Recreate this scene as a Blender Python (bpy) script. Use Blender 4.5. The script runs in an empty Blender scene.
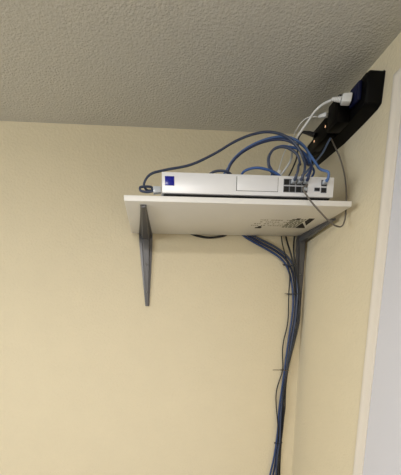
import bpy, bmesh, math, random
from mathutils import Vector, Matrix
random.seed(7)
SC = bpy.context.scene
COL = SC.collection
Z0 = 1.98            # underside of the shelf above the floor
XR = 0.612           # right wall plane
HC = Z0 + 0.322      # ceiling

# ------------------------------------------------------------------ materials
def lin(c):
    return tuple(((v/255)/12.92 if v/255 <= 0.04045 else ((v/255+0.055)/1.055)**2.4) for v in c) + (1.0,)

def mat(name, rgb, rough=0.5, metal=0.0, coat=0.0, var=0.0, vscale=20.0, bump=0.0, bscale=200.0, emit=None, detail=3.0, spec=.5):
    m = bpy.data.materials.new(name); m.use_nodes = True
    nt = m.node_tree; b = nt.nodes['Principled BSDF']
    b.inputs['Base Color'].default_value = lin(rgb)
    b.inputs['Roughness'].default_value = rough
    b.inputs['Metallic'].default_value = metal
    b.inputs['Coat Weight'].default_value = coat
    tc = nt.nodes.new('ShaderNodeTexCoord')
    if var:
        n = nt.nodes.new('ShaderNodeTexNoise'); n.inputs['Scale'].default_value = vscale; n.inputs['Detail'].default_value = 4
        nt.links.new(tc.outputs['Object'], n.inputs['Vector'])
        mix = nt.nodes.new('ShaderNodeMix'); mix.data_type = 'RGBA'
        c = lin(rgb)
        mix.inputs['A'].default_value = tuple(v*(1-var) for v in c[:3]) + (1,)
        mix.inputs['B'].default_value = tuple(min(1, v*(1+var)) for v in c[:3]) + (1,)
        nt.links.new(n.outputs['Fac'], mix.inputs['Factor'])
        nt.links.new(mix.outputs['Result'], b.inputs['Base Color'])
    if bump:
        n = nt.nodes.new('ShaderNodeTexNoise'); n.inputs['Scale'].default_value = bscale; n.inputs['Detail'].default_value = detail
        nt.links.new(tc.outputs['Object'], n.inputs['Vector'])
        bp = nt.nodes.new('ShaderNodeBump'); bp.inputs['Strength'].default_value = bump; bp.inputs['Distance'].default_value = 0.004
        nt.links.new(n.outputs['Fac'], bp.inputs['Height'])
        nt.links.new(bp.outputs['Normal'], b.inputs['Normal'])
    b.inputs['Specular IOR Level'].default_value = spec
    if emit:
        b.inputs['Emission Color'].default_value = lin(emit[0]); b.inputs['Emission Strength'].default_value = emit[1]
    return m

M = {
 'wall':    mat('beige_wall_paint', (218,206,178), .75, var=.03, vscale=9, bump=.4, bscale=130),
 'ceiling': mat('textured_ceiling_paint', (210,207,199), .85, var=.05, vscale=60, bump=.75, bscale=165, detail=5),
 'floor':   mat('carpet_brown', (70,64,57), .95, var=.15, vscale=300, bump=.5, bscale=500),
 'trim':    mat('cream_trim_paint', (222,214,203), .5, var=.02),
 'door':    mat('white_door_paint', (205,205,213), .45, var=.015, vscale=4),
 'board':   mat('white_melamine', (234,232,229), .4, var=.015, vscale=14),
 'print':   mat('grey_print_ink', (160,154,140), .8, var=.1, vscale=200),
 'printg':  mat('olive_print_ink', (116,117,102), .8, var=.1, vscale=200),
 'printk':  mat('black_print_ink', (24,22,22), .8),
 'bracket': mat('grey_steel_paint', (98,98,102), .36, metal=.3, var=.06, vscale=60),
 'screw':   mat('zinc_screw', (120,120,122), .35, metal=.9),
 'silver':  mat('silver_faceplate', (232,233,237), .38, metal=.15, var=.012, vscale=30),
 'chassis': mat('silver_chassis', (190,191,196), .42, metal=.3),
 'seam':    mat('dark_seam', (70,70,74), .6),
 'port':    mat('port_black', (10,10,12), .5),
 'portrim': mat('port_grey', (128,130,136), .4, metal=.3),
 'screen':  mat('blue_screen', (14,24,120), .25, emit=((10,16,140), .28)),
 'rubber':  mat('rubber_black', (16,16,17), .7),
 'blue':    mat('blue_cable_jacket', (56,90,150), .42, var=.08, vscale=70),
 'steel':   mat('grey_blue_cable_jacket', (84,100,128), .45, var=.08, vscale=70),
 'bundle':  mat('deep_blue_cable_jacket', (40,62,108), .45, var=.08, vscale=70),
 'blue2':   mat('mid_blue_cable_jacket', (74,106,162), .42, var=.08, vscale=70),
 'navy':    mat('dark_blue_cable_jacket', (32,46,84), .42, var=.08, vscale=70),
 'slate':   mat('slate_blue_cable_jacket', (56,66,90), .42, var=.08, vscale=70),
 'greycab': mat('grey_cable_jacket', (104,98,92), .5, var=.08, vscale=70),
 'blackcab':mat('black_cable_jacket', (22,22,26), .45),
 'whitecab':mat('white_cable_jacket', (222,222,222), .4),
 'clear':   mat('clear_plug_plastic', (186,192,200), .2, coat=.4),
 'strip':   mat('black_strip_plastic', (5,5,6), .55, spec=.15),
 'brick':   mat('glossy_black_plastic', (5,4,4), .4, spec=.1),
 'bluepl':  mat('navy_plug_plastic', (9,16,52), .45, spec=.3),
 'tie':     mat('black_nylon', (20,20,20), .5),
 'tietan':  mat('brown_nylon', (96,80,56), .5),
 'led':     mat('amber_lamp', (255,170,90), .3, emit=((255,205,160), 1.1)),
}

# ------------------------------------------------------------------ helpers
def link(name, bm, m, parent=None, smooth=True, origin=None, bevel=0.0):
    if origin is not None:
        bmesh.ops.translate(bm, vec=-Vector(origin), verts=bm.verts)
    if bevel:
        bmesh.ops.bevel(bm, geom=[e for e in bm.edges if e.is_manifold and e.calc_face_angle(0) > .6], offset=bevel, segments=2, affect='EDGES', profile=.5)
    bmesh.ops.recalc_face_normals(bm, faces=bm.faces)
    me = bpy.data.meshes.new(name); bm.to_mesh(me); bm.free()
    if smooth:
        for p in me.polygons: p.use_smooth = True
        me.set_sharp_from_angle(angle=math.radians(38))
    ms = m if isinstance(m, (list, tuple)) else [m]
    for q in ms: me.materials.append(q)
    o = bpy.data.objects.new(name, me); COL.objects.link(o)
    if origin is not None: o.location = origin
    if parent is not None:
        o.parent = parent
        w = Vector(o.location); p = parent
        while p is not None:
            w -= p.location; p = p.parent
        o.location = w
    return o

def tag(o, label=None, cat=None, group=None, kind=None):
    if label: o['label'] = label
    if cat: o['category'] = cat
    if group: o['group'] = group
    if kind: o['kind'] = kind
    return o

def empty(name, loc, label, cat, group=None):
    o = bpy.data.objects.new(name, None); COL.objects.link(o); o.location = loc
    o.empty_display_size = .02
    return tag(o, label, cat, group)

def box(bm, x0, x1, y0, y1, z0, z1, mi=0):
    vs = [bm.verts.new((x, y, z)) for x in (x0, x1) for y in (y0, y1) for z in (z0, z1)]
    for f in ((0,1,3,2),(4,6,7,5),(0,4,5,1),(2,3,7,6),(0,2,6,4),(1,5,7,3)):
        bm.faces.new([vs[i] for i in f]).material_index = mi
    return vs

def BX(*a):
    bm = bmesh.new(); box(bm, *a); return bm

def smooth_path(pts, n=7):
    P = [Vector(p) for p in pts]
    if len(P) == 2: return [P[0].lerp(P[1], i/n) for i in range(n+1)]
    E = [P[0]*2-P[1]] + P + [P[-1]*2-P[-2]]
    out = []
    for i in range(1, len(E)-2):
        p0, p1, p2, p3 = E[i-1:i+3]
        # centripetal Catmull-Rom
        t0 = 0; t1 = t0+max((p1-p0).length, 1e-6)**.5; t2 = t1+max((p2-p1).length, 1e-6)**.5; t3 = t2+max((p3-p2).length, 1e-6)**.5
        for k in range(n):
            t = t1+(t2-t1)*k/n
            a1 = p0*((t1-t)/(t1-t0))+p1*((t-t0)/(t1-t0)); a2 = p1*((t2-t)/(t2-t1))+p2*((t-t1)/(t2-t1)); a3 = p2*((t3-t)/(t3-t2))+p3*((t-t2)/(t3-t2))
            b1 = a1*((t2-t)/(t2-t0))+a2*((t-t0)/(t2-t0)); b2 = a2*((t3-t)/(t3-t1))+a3*((t-t1)/(t3-t1))
            out.append(b1*((t2-t)/(t2-t1))+b2*((t-t1)/(t2-t1)))
    out.append(P[-1].copy())
    return out

def tube(bm, path, r, sides=10):
    """sweep a circle (radius r or one radius per point) along path with parallel transport"""
    n = len(path); rs = r if isinstance(r, (list, tuple)) else [r]*n
    T = [(path[min(i+1, n-1)]-path[max(i-1, 0)]).normalized() for i in range(n)]
    N = T[0].orthogonal().normalized(); rings = []
    for i in range(n):
        N = (N-T[i]*N.dot(T[i])).normalized(); B = T[i].cross(N)
        rings.append([bm.verts.new(path[i]+(N*math.cos(a)+B*math.sin(a))*rs[i]) for a in (2*math.pi*k/sides for k in range(sides))])
    for a, b in zip(rings, rings[1:]):
        for k in range(sides):
            bm.faces.new((a[k], a[(k+1) % sides], b[(k+1) % sides], b[k]))
    bm.faces.new(rings[0][::-1]); bm.faces.new(rings[-1])

def cable(name, pts, r, m, label, cat='cable', group=None, n=7):
    path = smooth_path(pts, n)
    bm = bmesh.new(); tube(bm, path, r)
    o = link(name, bm, m, origin=path[len(path)//2])
    return tag(o, label, cat, group)

def part_tube(name, pts, r, m, parent, n=6):
    path = smooth_path(pts, n)
    if isinstance(r, (list, tuple)):          # radii given along the path, resampled
        k = len(path)-1; q = len(r)-1
        r = [r[min(int(i*q/k), q-1)]+(r[min(int(i*q/k)+1, q)]-r[min(int(i*q/k), q-1)])*(i*q/k-min(int(i*q/k), q-1)) for i in range(k+1)]
    bm = bmesh.new(); tube(bm, path, r)
    return link(name, bm, m, parent, origin=path[0])

def oriented_block(a, b, w, h, taper=1.0):
    """block from a to b, w wide and h high across its axis; the far end scaled by taper"""
    a, b = Vector(a), Vector(b); t = (b-a).normalized()
    u = t.cross(Vector((0,0,1)))
    if u.length < .2: u = t.cross(Vector((0,1,0)))
    u.normalize(); v = u.cross(t)
    bm = bmesh.new(); rows = []
    for p, s in ((a, 1), (b, taper)):
        rows.append([bm.verts.new(p+u*(i*w/2*s)+v*(j*h/2*s)) for i, j in ((-1,-1),(1,-1),(1,1),(-1,1))])
    for k in range(4): bm.faces.new((rows[0][k], rows[0][(k+1)%4], rows[1][(k+1)%4], rows[1][k]))
    bm.faces.new(rows[0][::-1]); bm.faces.new(rows[1])
    return bm

def block(name, a, b, w, h, m, parent, taper=1.0, bevel=.0008):
    return link(name, oriented_block(a, b, w, h, taper), m, parent, origin=a, bevel=bevel)

# ------------------------------------------------------------------ the room
XL, YF = -2.3, -3.4
def struct(name, bm, m):
    return tag(link(name, bm, m, smooth=False), kind='structure')
struct('floor', BX(XL-.1, XR+.1, YF-.1, .1, -.1, 0), M['floor'])
struct('ceiling', BX(XL-.1, XR+.1, YF-.1, .1, HC, HC+.1), M['ceiling'])
struct('wall_back', BX(XL-.1, XR+.1, 0, .1, 0, HC), M['wall'])
struct('wall_right', BX(XR, XR+.1, YF-.1, 0, 0, HC), M['wall'])
struct('wall_left', BX(XL-.1, XL, YF-.1, 0, 0, HC), M['wall'])
struct('wall_front', BX(XL, XR, YF-.1, YF, 0, HC), M['wall'])
# door casing with a rounded outer edge and a stepped inner edge: two jambs and a mitred head; and the door leaf
prof = [(0,0),(-.010,0),(-.0135,-.003),(-.015,-.008),(-.0135,-.013),(-.0115,-.016),(-.0115,-.025),(-.009,-.0335),(0,-.0335)]
YJ, YK, ZH = -.400, -1.265, Z0+.238
bm = bmesh.new(); n = len(prof)
rg = [[bm.verts.new((XR+x, YJ+o, .0)) for x, o in prof], [bm.verts.new((XR+x, YJ+o, ZH+o)) for x, o in prof],
      [bm.verts.new((XR+x, YK-o, ZH+o)) for x, o in prof], [bm.verts.new((XR+x, YK-o, .0)) for x, o in prof]]
for a, b in zip(rg, rg[1:]):
    for k in range(n): bm.faces.new((a[k], a[(k+1) % n], b[(k+1) % n], b[k]))
bm.faces.new(rg[0]); bm.faces.new(rg[-1][::-1])
tag(link('trim_1', bm, M['trim']), kind='structure')
tag(link('door_1', BX(XR-.007, XR, YK+.0345, YJ-.0345, .008, ZH-.0345), M['door'], smooth=False, bevel=.002), kind='structure')

# ------------------------------------------------------------------ the shelf
YS, DF = -.0125, -.3086
sh = empty('wall_shelf', (.29, YS, Z0), 'white melamine wall shelf board high in the room corner, carrying the silver rack device', 'shelf')
link('board', BX(0, .585, DF, YS, Z0, Z0+.0133), M['board'], sh, origin=(.29, -.16, Z0), bevel=.0011)
# the ink stamped on the underside: rows of small strokes, an olive block and a black block
def ink(name, cells, m, label):
    bm = bmesh.new()
    for x0, x1, y0, y1 in cells: box(bm, x0, x1, y0, y1, Z0-.0004, Z0+.0002)
    return tag(link(name, bm, m, sh, smooth=False, origin=(cells[0][0], cells[0][2], Z0)), label)
rows = []
for j in range(4):
    x = .372+.004*j
    y = -.128-.018*j
    while x < .478:
        w = random.uniform(.0025, .007)
        if random.random() < .72: rows.append((x, x+w, y-.006, y))
        x += w+random.uniform(.002, .004)
ink('printed_text', rows, M['print'], 'faint grey print on the underside')
ink('printed_symbol', [(.392,.412,-.112,-.102),(.398,.408,-.1121,-.124)], M['printk'], 'small dark printed symbol')
ink('printed_symbol', [(.486,.497,-.205,-.192),(.480,.4861,-.196,-.189)], M['printk'], 'small dark printed symbol')
cells = []
for j in range(7):
    y = -.115-.0125*j; x = .475
    while x < .512:
        w = random.uniform(.004, .014)
        cells.append((x, min(x+w, .517), y-.0085, y)); x += w+.003
ink('printed_panel', cells, M['printg'], 'olive grey printed panel of fine lines')
bm = bmesh.new()
def flat(pts):
    v = [bm.verts.new((x, y, Z0-.0004)) for x, y in pts]+[bm.verts.new((x, y, Z0+.0002)) for x, y in pts]
    n = len(pts)
    bm.faces.new(v[:n]); bm.faces.new(v[n:][::-1])
    for k in range(n): bm.faces.new((v[k], v[(k+1) % n], v[n+(k+1) % n], v[n+k]))
flat([(.520,-.112),(.552,-.112),(.546,-.125),(.520,-.165)]); flat([(.521,-.178),(.543,-.140),(.538,-.207),(.521,-.207)])
tag(link('printed_block', bm, M['printk'], sh, smooth=False, origin=(.54,-.15,Z0)), 'black printed block split by a slanting light line')

# ------------------------------------------------------------------ brackets
YW, ZB = -.0004, Z0-.0008          # the brackets lie on the wall and under the board
def bracket(x, arm, leg, half, tilt, label):
    """stamped steel L bracket: two tapering U channels meeting in a rounded bend"""
    root = empty('shelf_bracket', (x, YW, ZB), label, 'bracket', 'steel brackets carrying the shelf')
    n = 26; st = []
    # centre line from the tip of the arm, round the bend, to the foot of the leg: (y, z, half width, depth, normal)
    Rb = .020
    for i in range(11):
        t = i/10; st.append((YW-arm+t*(arm-Rb), 0.0, half*(.34+.66*t**1.2), .006+.012*t, (0,-1)))
    for i in range(1, 6):
        a = math.pi/2*i/6
        st.append((YW-Rb+Rb*math.sin(a), -Rb+Rb*math.cos(a), half, .020, (-math.sin(a)*.0-math.sin(a), -math.cos(a))))
    for i in range(11):
        t = i/10; st.append((YW, -Rb-t*(leg-Rb), half*(1-.70*t**1.1), .018-.012*t, (-1, 0)))
    bm = bmesh.new(); rings = []
    for i, (y, z, h, d, nn) in enumerate(st):
        ny, nz = (nn if i > 10 else (0, -1))
        l = math.hypot(ny, nz); ny, nz = ny/l, nz/l
        sx = tilt*max(0, -z)
        prof = [(-h, 0), (-h, .003), (-h*.62, .0035), (-h*.46, d), (h*.46, d), (h*.62, .0035), (h, .003), (h, 0)]
        rings.append([bm.verts.new((x+sx+a, y+ny*b, ZB+z+nz*b)) for a, b in prof])
    for a, b in zip(rings, rings[1:]):
        for k in range(8): bm.faces.new((a[k], a[(k+1) % 8], b[(k+1) % 8], b[k]))
    bm.faces.new(rings[0]); bm.faces.new(rings[-1][::-1])
    link('bracket_body', bm, M['bracket'], root, origin=(x, YW, ZB))
    for z in (-leg*.42, -leg*.8):
        d = .018-.012*(-z-Rb)/(leg-Rb)
        bm = bmesh.new(); bmesh.ops.create_uvsphere(bm, u_segments=12, v_segments=6, radius=.0042)
        bmesh.ops.scale(bm, vec=(1, .5, 1), verts=bm.verts)
        bmesh.ops.translate(bm, vec=(x+tilt*-z, YW-d, ZB+z), verts=bm.verts)
        link('screw', bm, M['screw'], root, origin=(x+tilt*-z, YW-d, ZB+z))
    return root
bracket(.0465, .286, .235, .0225, 0.0, 'grey steel shelf bracket alone under the shelf at its left end')
bracket(.590, .215, .300, .0185, .03, 'grey steel shelf bracket in the wall corner behind the cable bundle')

# ------------------------------------------------------------------ the rack device
UX0, UX1, UZ0, UZ1, UY0, UY1 = .0935, .5335, Z0+.0215, Z0+.0680, -.3075, -.040
dev = empty('rack_router', (.3135, -.17, Z0+.0133), 'slim silver rack router lying on the white shelf, small blue screen at its left', 'router')
# the device sits square on the shelf
link('chassis', BX(UX0+.001, UX1-.001, UY0+.006, UY1, UZ0, UZ1-.0005), M['chassis'], dev, origin=(.31, -.17, UZ0), bevel=.001)
fp = link('faceplate', BX(UX0, UX1, UY0, UY0+.0055, UZ0-.0005, UZ1), M['silver'], dev, origin=(.31, UY0, UZ0), bevel=.0012)
link('base_plate', BX(UX0+.004, UX1-.004, UY0+.008, UY1-.01, UZ0-.0025, UZ0-.0002), M['rubber'], dev, origin=(.31, -.17, UZ0), bevel=.0005)
for x in (UX0+.03, UX1-.03):
    for y in (UY0+.02, UY1-.03):
        bm = bmesh.new(); bmesh.ops.create_cone(bm, cap_ends=True, segments=20, radius1=.009, radius2=.010, depth=UZ0-.0024-Z0-.0139)
        bmesh.ops.translate(bm, vec=(x, y, (UZ0-.0024+Z0+.0139)/2), verts=bm.verts)
        link('foot', bm, M['rubber'], dev, origin=(x, y, Z0+.0135))
FY = UY0
scr = link('display_screen', BX(.1010, .1240, FY-.0010, FY+.002, Z0+.0375, Z0+.0585), M['screen'], dev, origin=(.112, FY, Z0+.048), bevel=.0006)
tag(scr, 'bright blue square screen')
bay = link('drive_bay', BX(.2810, .3860, FY-.0006, FY+.002, Z0+.0310, Z0+.0630), M['silver'], dev, origin=(.33, FY, Z0+.045), bevel=.0004)
bm = bmesh.new()
for b in ((.2795,.2812,Z0+.030,Z0+.063),(.3858,.3868,Z0+.030,Z0+.063),(.2795,.3868,Z0+.0300,Z0+.0309),(.2795,.3868,Z0+.0621,Z0+.0629)):
    box(bm, b[0], b[1], FY-.0003, FY+.002, b[2], b[3])
link('bay_seam', bm, M['seam'], bay, smooth=False, origin=(.33, FY, Z0+.045))
def port(name, x, z, w, h, label=None):
    bm = bmesh.new()
    # metal surround: a frame of four bars
    t = .0011
    for b in ((x-w/2-t, x-w/2, z-h/2-t, z+h/2+t), (x+w/2, x+w/2+t, z-h/2-t, z+h/2+t), (x-w/2, x+w/2, z+h/2, z+h/2+t), (x-w/2, x+w/2, z-h/2-t, z-h/2)):
        box(bm, b[0], b[1], FY-.0010, FY+.002, b[2], b[3])
    o = link(name, bm, M['portrim'], dev, smooth=False, origin=(x, FY, z))
    link('socket_opening', BX(x-w/2, x+w/2, FY-.0004, FY+.002, z-h/2, z+h/2), M['port'], o, smooth=False, origin=(x, FY, z))
    return o
PX = [.4085, .4240, .4405, .4560]
for z in (Z0+.0372, Z0+.0535):
    for x in PX: port('ethernet_port', x, z, .0135, .0125)
port('ethernet_port', .5070, Z0+.0535, .0135, .0125)
port('fiber_port', .5070, Z0+.0370, .0130, .0105)
port('fiber_port', .4895, Z0+.0385, .0125, .0065)

# ------------------------------------------------------------------ cables on and over the router
def plug(parent, a, b, m, w=.0115, h=.0085, name='plug'):
    return block(name, a, b, w, h, m, parent, taper=.85)
def front_plug(o, x, z, m):
    """RJ45 plug in the port at (x, z) with its boot"""
    p = plug(o, (x, FY-.0012, z), (x, FY-.013, z+.001), M['clear'])
    q = part_tube('boot', [(x, FY-.0125, z+.001), (x, FY-.018, z+.0035), (x, FY-.021, z+.010)], [.0044, .0040, .0030], m, p)
    return Vector((x, FY-.021, z+.010))
ZT = Z0+.0535
R_ = .0030
def back(x, r=.0033, rise=0.0):
    """over the router's top and round into its back"""
    z = Z0+.0688+r
    return [(x, -.125, z+.010+rise), (x, -.065, z+.003), (x, -.030, z-.004), (x, -.018, z-.014), (x, -.024, z-.024), (x, -.0388, z-.026)]
# 1: the longest arc, over the whole router to the loop left of it
def lead(x):     # where the cable leaves the boot, then bends back over the top edge
    return [(x, FY-.0205, ZT+.007), (x+.003, FY-.0215, ZT+.016), (x+.008, FY-.012, Z0+.088)]
c = cable('ethernet_cable', lead(PX[2])+[(0.4556, -0.2960, 2.0881), (0.4432, -0.2900, 2.1177), (0.4141, -0.2800, 2.1487), (0.3726, -0.2700, 2.1634), (0.3333, -0.2620, 2.1614), (0.2877, -0.2580, 2.1457), (0.2307, -0.2580, 2.1137), (0.1679, -0.2620, 2.0844), (0.1032, -0.2680, 2.0682), (0.0674, -0.2720, 2.0563), (0.0532, -0.2750, 2.0409), (0.0490, -0.2740, 2.0273), (0.0576, -0.2700, 2.0186), (0.0704, -0.2720, 2.0194), (0.0680, -0.2770, 2.0233), (0.0529, -0.2840, 2.0223), (0.0392, -0.2870, 2.0185), (0.0403, -0.2880, 2.0118), (0.0564, -0.2890, 2.0082), (0.0727, -0.2890, 2.0109)], R_, M['slate'],
          'slate blue cable in the longest arc, reaching down to the left end of the shelf', 'cable', 'ethernet cables on the router')
front_plug(c, PX[2], ZT, M['slate'])
plug(c, (0.0720, -0.2890, 2.0120), (0.0911, -0.2890, 2.0137), M['clear'], .015, .0155)
# 2: second arc, from the back of the router to the front ports
c = cable('ethernet_cable', lead(PX[3])+[(0.4648, -0.2940, 2.0824), (0.4513, -0.2840, 2.1162), (0.4273, -0.2680, 2.1448), (0.3983, -0.2520, 2.1562), (0.3621, -0.2400, 2.1537), (0.3223, -0.2300, 2.1392), (0.2975, -0.2220, 2.1227), (0.2833, -0.2140, 2.1061), (0.2786, -0.2000, 2.0868)]+back(.292), R_, M['navy'],
          'dark blue cable in the lower arc rising behind the middle of the router', 'cable', 'ethernet cables on the router')
front_plug(c, PX[3], ZT, M['navy'])
# 3: tight round loop left of the bundle
c = cable('ethernet_cable', lead(PX[1])+[(0.4451, -0.2970, 2.0804), (0.4393, -0.2920, 2.1030), (0.4189, -0.2850, 2.1203), (0.4000, -0.2790, 2.1259), (0.3811, -0.2740, 2.1207), (0.3714, -0.2700, 2.1060), (0.3729, -0.2680, 2.0883), (0.3825, -0.2660, 2.0729), (0.3995, -0.2620, 2.0607)]+back(.350), R_, M['slate'],
          'slate cable curled in a tight round loop above the router ports', 'cable', 'ethernet cables on the router')
front_plug(c, PX[1], ZT, M['slate'])
# 5: bright blue cable from the uplink port up into the bundle
c = cable('ethernet_cable', [(.5070, FY-.0205, ZT+.007), (.5055, FY-.0215, ZT+.016), (0.4914, -0.3120, 2.0641), (0.4842, -0.2970, 2.0863), (0.4770, -0.2780, 2.1129), (0.4652, -0.2620, 2.1409), (0.4449, -0.2500, 2.1600), (0.4212, -0.2400, 2.1700), (0.3949, -0.2300, 2.1716), (0.3668, -0.2160, 2.1691), (0.3302, -0.2000, 2.1571), (0.3024, -0.1900, 2.1384), (0.2881, -0.1800, 2.1208), (0.2823, -0.1700, 2.0937)]+back(.268), R_, M['blue2'],
          'bright blue cable from the rightmost port up into the bundle', 'cable', 'ethernet cables on the router')
front_plug(c, .5070, ZT, M['blue2'])
# 6: blue cable from the power strip corner down to the ports
c = cable('ethernet_cable', [(0.5570, -0.2251, 2.1777), (0.5480, -0.2292, 2.1632), (0.5330, -0.2348, 2.1370), (0.5100, -0.2370, 2.1096), (0.4741, -0.2760, 2.0739), (0.4676, -0.2620, 2.0651), (0.4723, -0.2350, 2.0561)]+back(.430, .0026), .0026, M['steel'],
          'greyish blue cable hanging from the power strip down behind the router ports', 'cable', 'ethernet cables on the router')
# one more strand behind the second arc
c = cable('ethernet_cable', back(.470)[::-1]+[(0.5321, -0.1550, 2.1177), (0.5216, -0.1900, 2.1316), (0.5113, -0.1920, 2.1584), (0.4882, -0.1880, 2.1809), (0.4577, -0.1900, 2.1901), (0.4201, -0.2060, 2.1837), (0.3827, -0.1920, 2.1838), (0.3420, -0.1720, 2.1732), (0.3129, -0.1580, 2.1556), (0.2967, -0.1480, 2.1347)]+back(.244), R_, M['blue2'],
          'blue cable passing furthest back through the bundle, rising behind the router', 'cable', 'ethernet cables on the router')
# second strand of the round loop
c = cable('ethernet_cable', back(.492)[::-1]+[(0.5360, -0.1800, 2.1050), (0.4968, -0.2380, 2.1100), (0.4721, -0.2620, 2.1201), (0.4503, -0.2600, 2.1332), (0.4301, -0.2560, 2.1379), (0.4107, -0.2500, 2.1414), (0.3921, -0.2460, 2.1353), (0.3834, -0.2400, 2.1199), (0.3870, -0.2320, 2.1042), (0.4013, -0.2200, 2.0899)]+back(.372), R_, M['blue'],
          'blue cable looping through the bundle just behind the tight round loop', 'cable', 'ethernet cables on the router')
# blue tail lying across the router top left of the loop
c = cable('ethernet_cable', back(.391)[::-1]+[(0.4021, -0.2840, 2.0521), (0.3845, -0.2870, 2.0632), (0.3598, -0.2890, 2.0692), (0.3372, -0.2860, 2.0730), (0.3161, -0.2780, 2.0720), (0.3066, -0.2700, 2.0690), (0.3029, -0.2500, 2.0627)]+back(.318), R_, M['blue'],
          'short blue cable bend lying low on the router top left of the round loop', 'cable', 'ethernet cables on the router')
# low dark hump behind the router top
c = cable('ethernet_cable', back(.200)[::-1]+[(0.2160, -0.2400, 2.0665), (0.2284, -0.2450, 2.0754), (0.2461, -0.2500, 2.0782), (0.2638, -0.2550, 2.0753), (0.2770, -0.2500, 2.0715), (0.2855, -0.2320, 2.0693)]+back(.222), R_, M['slate'],
          'short dark bend of cable lying on the middle of the router top', 'cable', 'ethernet cables on the router')
# grey cable looping down in front of the shelf end
c = cable('network_cable', [(PX[3]+.0005, FY-.0085, Z0+.039), (PX[3]+.001, FY-.014, Z0+.043), (0.4449, -0.3240, 2.0148), (0.4547, -0.3280, 1.9954), (0.4734, -0.3300, 1.9744), (0.4970, -0.3280, 1.9547), (0.5221, -0.3180, 1.9415), (0.5536, -0.3020, 1.9338), (0.5764, -0.2860, 1.9393), (0.5924, -0.2700, 1.9617), (0.5980, -0.2610, 1.9898), (0.6000, -0.2550, 2.0221), (0.6000, -0.2479, 2.0522), (0.6000, -0.2318, 2.0935), (0.5940, -0.2158, 2.1353), (0.5800, -0.2134, 2.1608), (0.5610, -0.2212, 2.1798)], .0020, M['greycab'],
          'grey cable looping below the right end of the shelf up to the power strip', 'cable')
plug(c, (PX[3], FY-.0012, Z0+.0372), (PX[3]+.0002, FY-.010, Z0+.0372), M['clear'])

# ------------------------------------------------------------------ power strip and what is plugged into it
ps = empty('power_strip', (XR, -.20, Z0+.19), 'black power strip screwed along the right wall just below the ceiling', 'power strip')
PF = .572                                                   # its front face
prof = [(-.353,.274),(-.347,.280),(-.300,.278),(-.048,.264),(-.044,.258),(-.046,.212),(-.055,.208),(-.20,.200),(-.285,.203),(-.338,.207),(-.350,.212)]
bm = bmesh.new(); ra = []
for x, s in ((XR, 1.0), (PF+.006, 1.0), (PF, .90)):
    cy, cz = -.2, .232
    ra.append([bm.verts.new((x, cy+(y-cy)*(1-(1-s)*.25), Z0+cz+(z-cz)*s)) for y, z in prof])
for a, b in zip(ra, ra[1:]):
    for k in range(len(prof)): bm.faces.new((a[k], a[(k+1) % len(prof)], b[(k+1) % len(prof)], b[k]))
bm.faces.new(ra[0]); bm.faces.new(ra[-1][::-1])
link('strip_body', bm, M['strip'], ps, origin=(XR, -.2, Z0+.23), bevel=.0015)
for y, z in ((-.317,.246), (-.268,.238), (-.184,.234), (-.092,.236)):
    o = link('outlet', BX(PF-.0012, PF+.002, y-.017, y+.017, Z0+z-.019, Z0+z+.019), M['strip'], ps, origin=(PF, y, Z0+z), bevel=.0006)
    bm = bmesh.new()
    for dy in (-.006, .006): box(bm, PF-.0016, PF, y+dy-.0012, y+dy+.0012, Z0+z-.002, Z0+z+.007)
    link('slot', bm, M['port'], o, smooth=False, origin=(PF, y, Z0+z))
# blue plug tap
tp = empty('plug_tap', (PF-.0014, -.317, Z0+.246), 'dark blue plug adapter on the power strip holding the white plug', 'adapter')
link('tap_body', BX(PF-.0115, PF-.0018, -.336, -.299, Z0+.226, Z0+.267), M['bluepl'], tp, origin=(PF-.002, -.317, Z0+.24), bevel=.003)
link('tap_face', BX(PF-.0128, PF-.0113, -.331, -.304, Z0+.229, Z0+.259), M['bluepl'], tp, origin=(PF-.0115, -.317, Z0+.24), bevel=.0005)
# thick white power cord
A = Vector((PF-.0166, -.3163, Z0+.2375)); Bq = A+Vector((-.021, .006, .0022)); Cq = Bq+Vector((-.0185, .012, .0068))
c = cable('mains_cable', [tuple(Cq+(Bq-Cq)*.2), (0.5100, -0.2606, 2.2351), (0.4990, -0.2437, 2.2283), (0.4900, -0.2334, 2.2149), (0.4800, -0.2215, 2.2007), (0.4680, -0.2134, 2.1826), (0.4520, -0.2256, 2.1506), (0.4692, -0.1700, 2.1412)]+back(.410, .0032), .0032, M['whitecab'],
          'thick white power cord from the upper white plug down behind the router', 'cord')
link('plug', oriented_block(A, Bq, .020, .0205, .9), M['whitecab'], c, origin=tuple(A), bevel=.003)
path = [Bq.lerp(Cq, i/16) for i in range(17)]
bm = bmesh.new(); tube(bm, path, [(.0072-.0032*i/16)*(1 if i % 3 else .80) for i in range(17)])
link('strain_relief', bm, M['whitecab'], c, origin=tuple(Bq))
# first black wall adapter
ad = empty('wall_adapter', (PF-.0014, -.268, Z0+.232), 'black wall adapter in the middle of the power strip, just below the white plug', 'adapter', 'black adapters in the power strip')
link('adapter_body', BX(.5355, PF-.0018, -.294, -.243, Z0+.199, Z0+.262), M['brick'], ad, origin=(PF-.002, -.268, Z0+.235), bevel=.004)
link('adapter_face', BX(.5345, .5357, -.286, -.251, Z0+.208, Z0+.253), M['brick'], ad, origin=(.5355, -.268, Z0+.235), bevel=.0005)
# second black wall adapter
ad2 = empty('wall_adapter', (PF-.0014, -.185, Z0+.225), 'black wall adapter with two tiny lights at the lower back end of the power strip', 'adapter', 'black adapters in the power strip')
link('adapter_body', BX(.5450, PF-.0018, -.226, -.141, Z0+.203, Z0+.256), M['brick'], ad2, origin=(PF-.002, -.185, Z0+.22), bevel=.004)
for y, z in ((-.2165, .2305), (-.1545, .2245)):  # two tiny emissive amber spots on the adapter's left face
    link('indicator_light', BX(.5444, .5452, y-.0016, y+.0016, Z0+z-.0024, Z0+z+.0024), M['led'], ad2, smooth=False, origin=(.545, y, Z0+z))
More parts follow.
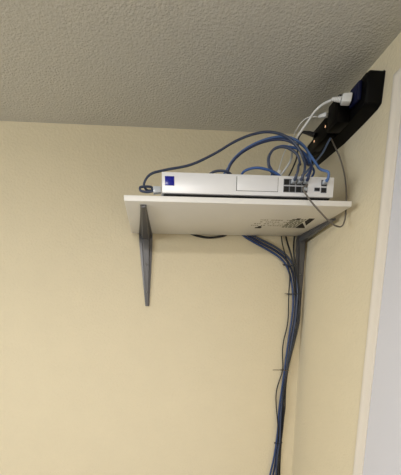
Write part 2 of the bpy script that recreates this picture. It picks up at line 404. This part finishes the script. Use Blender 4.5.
# thin white cord plugged in between the adapters
a0 = Vector((.5300, -.2515, Z0+.2385)); b0 = Vector((0.5180, -0.2313, 2.2247))
c = cable('mains_cable', [tuple(b0.lerp(a0,.2)), (0.5070, -0.2160, 2.2326), (0.4970, -0.1979, 2.2379), (0.4880, -0.1841, 2.2327), (0.4780, -0.1797, 2.2159), (0.4496, -0.2220, 2.1692), (0.4321, -0.2240, 2.1433), (0.4179, -0.2360, 2.1107), (0.4056, -0.2540, 2.0809)], .0014, M['whitecab'],
          'thin white cord with a small white plug ending on the router top', 'cord')
block('plug', a0, b0, .012, .010, M['whitecab'], c, .7, .0015)
block('connector', (0.4062, -0.2560, 2.0813), (0.4028, -0.2560, 2.0668), .011, .009, M['whitecab'], c, 1.0, .0012)
# black lead of the second adapter
c = cable('adapter_lead', [(0.5430, -0.1546, 2.2210), (0.5300, -0.1424, 2.2318), (0.5190, -0.1323, 2.2391), (0.5100, -0.1300, 2.2295), (0.4900, -0.1709, 2.1828), (0.4868, -0.1700, 2.1469)]+back(.452, .0024), .0024, M['blackcab'],
          'thin black lead curving out of the lower wall adapter behind the blue cables', 'cable')
part_tube('strain_relief', [(0.5440, -0.1616, 2.2167), (0.5320, -0.1449, 2.2299), (0.5190, -0.1323, 2.2391)], [.0066, .0056, .0030], M['blackcab'], c)

# ------------------------------------------------------------------ cables running down the wall
G = 'cables running down the wall'
rc = .0036
drops = []
def down(name, pts, r, m, label):
    x, y, z = pts[-1]
    far = [(x-.002*k, min(y, -r-.004), z-(z-.012)*k/4) for k in (1, 2, 3, 4)]        # on down the wall to the floor
    drops.append((name, smooth_path(list(pts)+far, 8), r, m, label))
def loosen(paths, radii, wall=True, pin=6, rounds=170):
    """push cables that run through each other apart, keeping them smooth and off the wall"""
    import numpy as np
    P = [np.array([tuple(p) for p in q]) for q in paths]
    own = np.concatenate([np.full(len(q), k) for k, q in enumerate(P)])
    rad = np.concatenate([np.full(len(q), radii[k]) for k, q in enumerate(P)])
    idx = np.concatenate([np.minimum(np.arange(len(q)), np.arange(len(q))[::-1]) for q in P])
    free = (idx >= pin)[:, None]
    X = np.concatenate(P); first = np.concatenate([[i == 0 for i in range(len(q))] for q in P]); last = np.concatenate([[i == len(q)-1 for i in range(len(q))] for q in P])
    for it in range(rounds):
        T = np.zeros_like(X); T[1:-1] = X[2:]-X[:-2]; T[0] = X[1]-X[0]; T[-1] = X[-1]-X[-2]
        T[first] = (np.roll(X, -1, 0)-X)[first]; T[last] = (X-np.roll(X, 1, 0))[last]
        H = np.sqrt((T**2).sum(1))+1e-9; T = T/H[:, None]
        D = X[:, None]-X[None]; ax = np.einsum('ijk,jk->ij', D, T)
        D = D-ax[..., None]*T[None]; L = np.sqrt((D**2).sum(-1))+1e-9
        need = (rad[:, None]+rad[None])*1.08
        hit = (own[:, None] != own[None]) & (L < need) & (np.abs(ax) < H[None]*.35)
        F = (D/L[..., None]*np.where(hit, need-L, 0)[..., None])
        n = np.maximum(hit.sum(1), 1)[:, None]
        step = F.sum(1)/n*.7
        mid = np.zeros_like(X); mid[1:-1] = (X[:-2]+X[2:])/2-X[1:-1]
        mid[first] = 0; mid[last] = 0
        X = X+np.where(free, step+(mid*.12 if it < rounds-60 else 0), 0)
        if wall: X[:, 1] = np.minimum(X[:, 1], np.where(idx >= pin, -rad-.0004, X[:, 1]))
    out = []; k = 0
    for q in P: out.append([Vector(v) for v in X[k:k+len(q)]]); k += len(q)
    return out
down('ethernet_cable', [(0.3565, -0.0040, 2.0023), (0.3920, -0.0060, 1.9750), (0.4335, -0.0120, 1.9514), (0.4832, -0.0160, 1.9267), (0.5241, -0.0160, 1.9007), (0.5486, -0.0140, 1.8678), (0.5630, -0.0130, 1.8204), (0.5724, -0.0120, 1.7651), (0.5708, -0.0120, 1.7014), (0.5634, -0.0120, 1.6365), (0.5589, -0.0100, 1.5664), (0.5536, -0.0100, 1.4911), (0.5449, -0.0100, 1.4023), (0.5418, -0.0100, 1.3151), (0.5421, -0.0100, 1.2337), (0.5319, -0.0100, 1.1591), (0.5191, -0.0100, 1.0874), (0.5099, -0.0100, 1.0228)], rc, M['bundle'],
     'blue cable down the wall, leftmost where the bundle spreads at the photo bottom')
down('ethernet_cable', [(0.3740, -0.0040, 2.0026), (0.4060, -0.0060, 1.9768), (0.4482, -0.0100, 1.9554), (0.4957, -0.0100, 1.9347), (0.5374, -0.0090, 1.9072), (0.5621, -0.0080, 1.8688), (0.5748, -0.0070, 1.8211), (0.5844, -0.0060, 1.7655), (0.5829, -0.0060, 1.7015), (0.5755, -0.0060, 1.6362), (0.5707, -0.0050, 1.5658), (0.5635, -0.0050, 1.4901), (0.5549, -0.0050, 1.4009), (0.5518, -0.0050, 1.3133), (0.5503, -0.0050, 1.2315), (0.5441, -0.0050, 1.1565), (0.5335, -0.0050, 1.0843), (0.5284, -0.0050, 1.0192)], rc, M['navy'],
     'dark blue cable down the wall beside the blue one, second at the photo bottom')
down('ethernet_cable', [(0.3916, -0.0040, 2.0029), (0.4201, -0.0060, 1.9787), (0.4602, -0.0160, 1.9591), (0.5062, -0.0200, 1.9360), (0.5432, -0.0210, 1.9083), (0.5671, -0.0220, 1.8668), (0.5779, -0.0210, 1.8196), (0.5843, -0.0190, 1.7646), (0.5841, -0.0160, 1.7013), (0.5782, -0.0130, 1.6365), (0.5696, -0.0120, 1.5665), (0.5606, -0.0120, 1.4912), (0.5539, -0.0120, 1.4026), (0.5509, -0.0120, 1.3154), (0.5470, -0.0130, 1.2346), (0.5441, -0.0100, 1.1586), (0.5426, -0.0130, 1.0878), (0.5448, -0.0160, 1.0244)], rc, M['slate'],
     'slate blue cable down the wall, crossing the bundle from left to right')
down('power_cable', [(0.5157, -0.0040, 2.0084), (0.5185, -0.0060, 1.9754), (0.5195, -0.0220, 1.9391), (0.5321, -0.0220, 1.9064), (0.5457, -0.0200, 1.8736), (0.5527, -0.0170, 1.8403), (0.5523, -0.0140, 1.8065), (0.5551, -0.0100, 1.7582), (0.5587, -0.0080, 1.7122), (0.5558, -0.0080, 1.6655), (0.5465, -0.0080, 1.6292), (0.5433, -0.0060, 1.5849), (0.5478, -0.0060, 1.5399), (0.5501, -0.0060, 1.5134), (0.5405, -0.0060, 1.4753), (0.5289, -0.0060, 1.4369), (0.5284, -0.0060, 1.3939), (0.5347, -0.0100, 1.3353), (0.5419, -0.0150, 1.2763), (0.5465, -0.0120, 1.2136), (0.5470, -0.0040, 1.1474), (0.5496, -0.0030, 1.0826), (0.5468, -0.0030, 1.0172)], .0020, M['blackcab'],
     'thin black cable wandering out left of the bundle along the wall')
down('power_cable', [(0.5282, -0.0040, 2.0086), (0.5347, -0.0060, 1.9756), (0.5385, -0.0280, 1.9380), (0.5516, -0.0270, 1.9057), (0.5618, -0.0260, 1.8661), (0.5720, -0.0220, 1.8194), (0.5866, -0.0180, 1.7647), (0.5912, -0.0180, 1.7225), (0.5888, -0.0180, 1.6727), (0.5803, -0.0180, 1.6294), (0.5689, -0.0180, 1.5670), (0.5600, -0.0180, 1.4922), (0.5554, -0.0180, 1.4039), (0.5561, -0.0160, 1.3364), (0.5584, -0.0120, 1.2748), (0.5525, -0.0120, 1.2134), (0.5519, -0.0120, 1.1507), (0.5467, -0.0180, 1.0901), (0.5506, -0.0220, 1.0273)], .0030, M['blackcab'],
     'black cable down the right edge of the bundle')
down('power_cable', [(0.5659, -0.0040, 2.0093), (0.5651, -0.0060, 1.9794), (0.5516, -0.0340, 1.9434), (0.5562, -0.0330, 1.9046), (0.5691, -0.0310, 1.8587), (0.5830, -0.0240, 1.8056), (0.5924, -0.0240, 1.7469), (0.5936, -0.0240, 1.7012), (0.5880, -0.0220, 1.6584), (0.5763, -0.0220, 1.6041), (0.5645, -0.0230, 1.5416), (0.5551, -0.0210, 1.4547), (0.5538, -0.0160, 1.3761), (0.5569, -0.0100, 1.2944), (0.5595, -0.0050, 1.2104), (0.5593, -0.0040, 1.1469), (0.5608, -0.0040, 1.0826), (0.5644, -0.0040, 1.0169)], .0030, M['blackcab'],
     'black cable dropping straight from under the shelf at the right bracket')
loose = loosen([d[1] for d in drops], [d[2] for d in drops])
for (name, _, r, m, label), path in zip(drops, loose):
    bm = bmesh.new(); tube(bm, path, r)
    tag(link(name, bm, m, origin=path[len(path)//2]), label, 'cable', G)
# the sagging black cord behind the back edge of the shelf
tag(cable('hanging_cable', [(0.1766, -0.0040, 1.9991), (0.2040, -0.0042, 1.9836), (0.2316, -0.0044, 1.9763), (0.2593, -0.0045, 1.9729), (0.2906, -0.0044, 1.9753), (0.3184, -0.0042, 1.9816), (0.3425, -0.0040, 1.9988)], .0036, M['blackcab'],
     'black cable sagging just below the back edge of the shelf', 'cable'))
# cable ties with their tails
def tie(u, label, tail, m=M['tie'], grow=1.12):
    # the band follows the outline of the cables it holds at its height
    z = u[2]; pts = []
    for d, path in zip(drops, loose):
        p = min(path, key=lambda q: abs(q.z-z)); k = path.index(p)
        t = (path[min(k+1, len(path)-1)]-path[k-1]); p = p+t*((z-p.z)/t.z) if abs(t.z) > 1e-6 else p
        r = d[2]*grow+.0004
        pts += [(p.x+r*math.cos(a), p.y+r*math.sin(a)) for a in (math.tau*i/16 for i in range(16))]
    pts = sorted(set(pts)); hull = []
    for run in (pts, pts[::-1]):
        part = []
        for q in run:
            while len(part) > 1 and (part[-1][0]-part[-2][0])*(q[1]-part[-2][1])-(part[-1][1]-part[-2][1])*(q[0]-part[-2][0]) <= 0: part.pop()
            part.append(q)
        hull += part[:-1]
    cx = sum(q[0] for q in hull)/len(hull); cy = sum(q[1] for q in hull)/len(hull)
    bm = bmesh.new(); n = len(hull); rings = []
    for x, y in hull:
        y = min(y, -.0003); l = math.hypot(x-cx, y-cy); ox, oy = (x-cx)/l*.0011, min((y-cy)/l*.0011, 0)
        rings.append([bm.verts.new(q) for q in ((x,y,z-.0013), (x+ox,y+oy,z-.0013), (x+ox,y+oy,z+.0013), (x,y,z+.0013))])
    for k in range(n):
        a, b = rings[k], rings[(k+1) % n]
        for q in range(4): bm.faces.new((a[q], a[(q+1)%4], b[(q+1)%4], b[q]))
    left = min(hull); u = (cx, cy, z)
    o = tag(link('cable_tie', bm, m, origin=u), label, 'cable tie', 'cable ties on the wall bundle')
    h = Vector((left[0]-.0025, left[1]-.0015, z))
    block('tie_head', h+Vector((.0018,-.0005,0)), h+Vector((-.0028,-.001,0)), .004, .004, m, o, 1, .0006)
    if tail:
        part_tube('tie_tail', [h+Vector((-.002,-.0015,0)), h+Vector((-tail*.5,-.003,.001)), h+Vector((-tail,-.002,.0005))], .0009, m, o)
    return o
tie((0.5482, -0.0170, 1.8841), 'black cable tie highest on the wall bundle, just below the shelf', .006, grow=1.5)
tie((0.5719, -0.0145, 1.7858), 'black cable tie with a long tail, second below the shelf', .012)
tie((0.5588, -0.0135, 1.5105), 'brown cable tie with a long tail sticking out left, low on the bundle', .034, M['tietan'])
tie((0.5497, -0.0130, 1.2222), 'black cable tie without a tail, lowest on the bundle', 0)

# ------------------------------------------------------------------ light and camera
SC.world = bpy.data.worlds.new('room_air'); SC.world.use_nodes = True
SC.world.node_tree.nodes['Background'].inputs['Color'].default_value = (1, .97, .92, 1)
SC.world.node_tree.nodes['Background'].inputs['Strength'].default_value = .0
def lamp(name, kind, loc, energy, color, **k):
    l = bpy.data.lights.new(name, kind); l.energy = energy; l.color = color
    for a, b in k.items(): setattr(l, a, b)
    o = bpy.data.objects.new(name, l); COL.objects.link(o); o.location = loc
    return o
lamp('ceiling_lamp', 'AREA', (-.25, -1.75, HC-.06), 35, (1, .955, .91), shape='DISK', size=.36)
w = lamp('window_light', 'AREA', (XL+.05, -1.9, 1.75), 42, (.88, .95, 1.0), shape='RECTANGLE', size=1.5, size_y=.8)  # unseen bluish fill, added from the left to brighten right wall and door
w.rotation_euler = (math.radians(90), 0, math.radians(-90))

cam = bpy.data.cameras.new('camera'); co = bpy.data.objects.new('camera', cam); COL.objects.link(co)
co.matrix_world = Matrix(((0.996494, 0.019841, -0.081282, 0.064130), (-0.083563, 0.187343, -0.978734, -1.187297), (-0.004191, 0.982094, 0.188344, 1.684500), (0, 0, 0, 1)))
cam.sensor_fit = 'VERTICAL'; cam.sensor_height = 24.0
cam.lens = 16.46243
cam.shift_x = 0.042085; cam.shift_y = 0.311968      # the photo is the upper part of a larger frame
cam.clip_start = .01; cam.clip_end = 30
SC.camera = co
SC.view_settings.view_transform = 'Standard'
SC.view_settings.look = 'None'
SC.view_settings.gamma = 1
SC.view_settings.exposure = -0.05
SC.view_settings.use_curve_mapping = False
SC.cycles.max_bounces = 8
SC.cycles.use_denoising = True
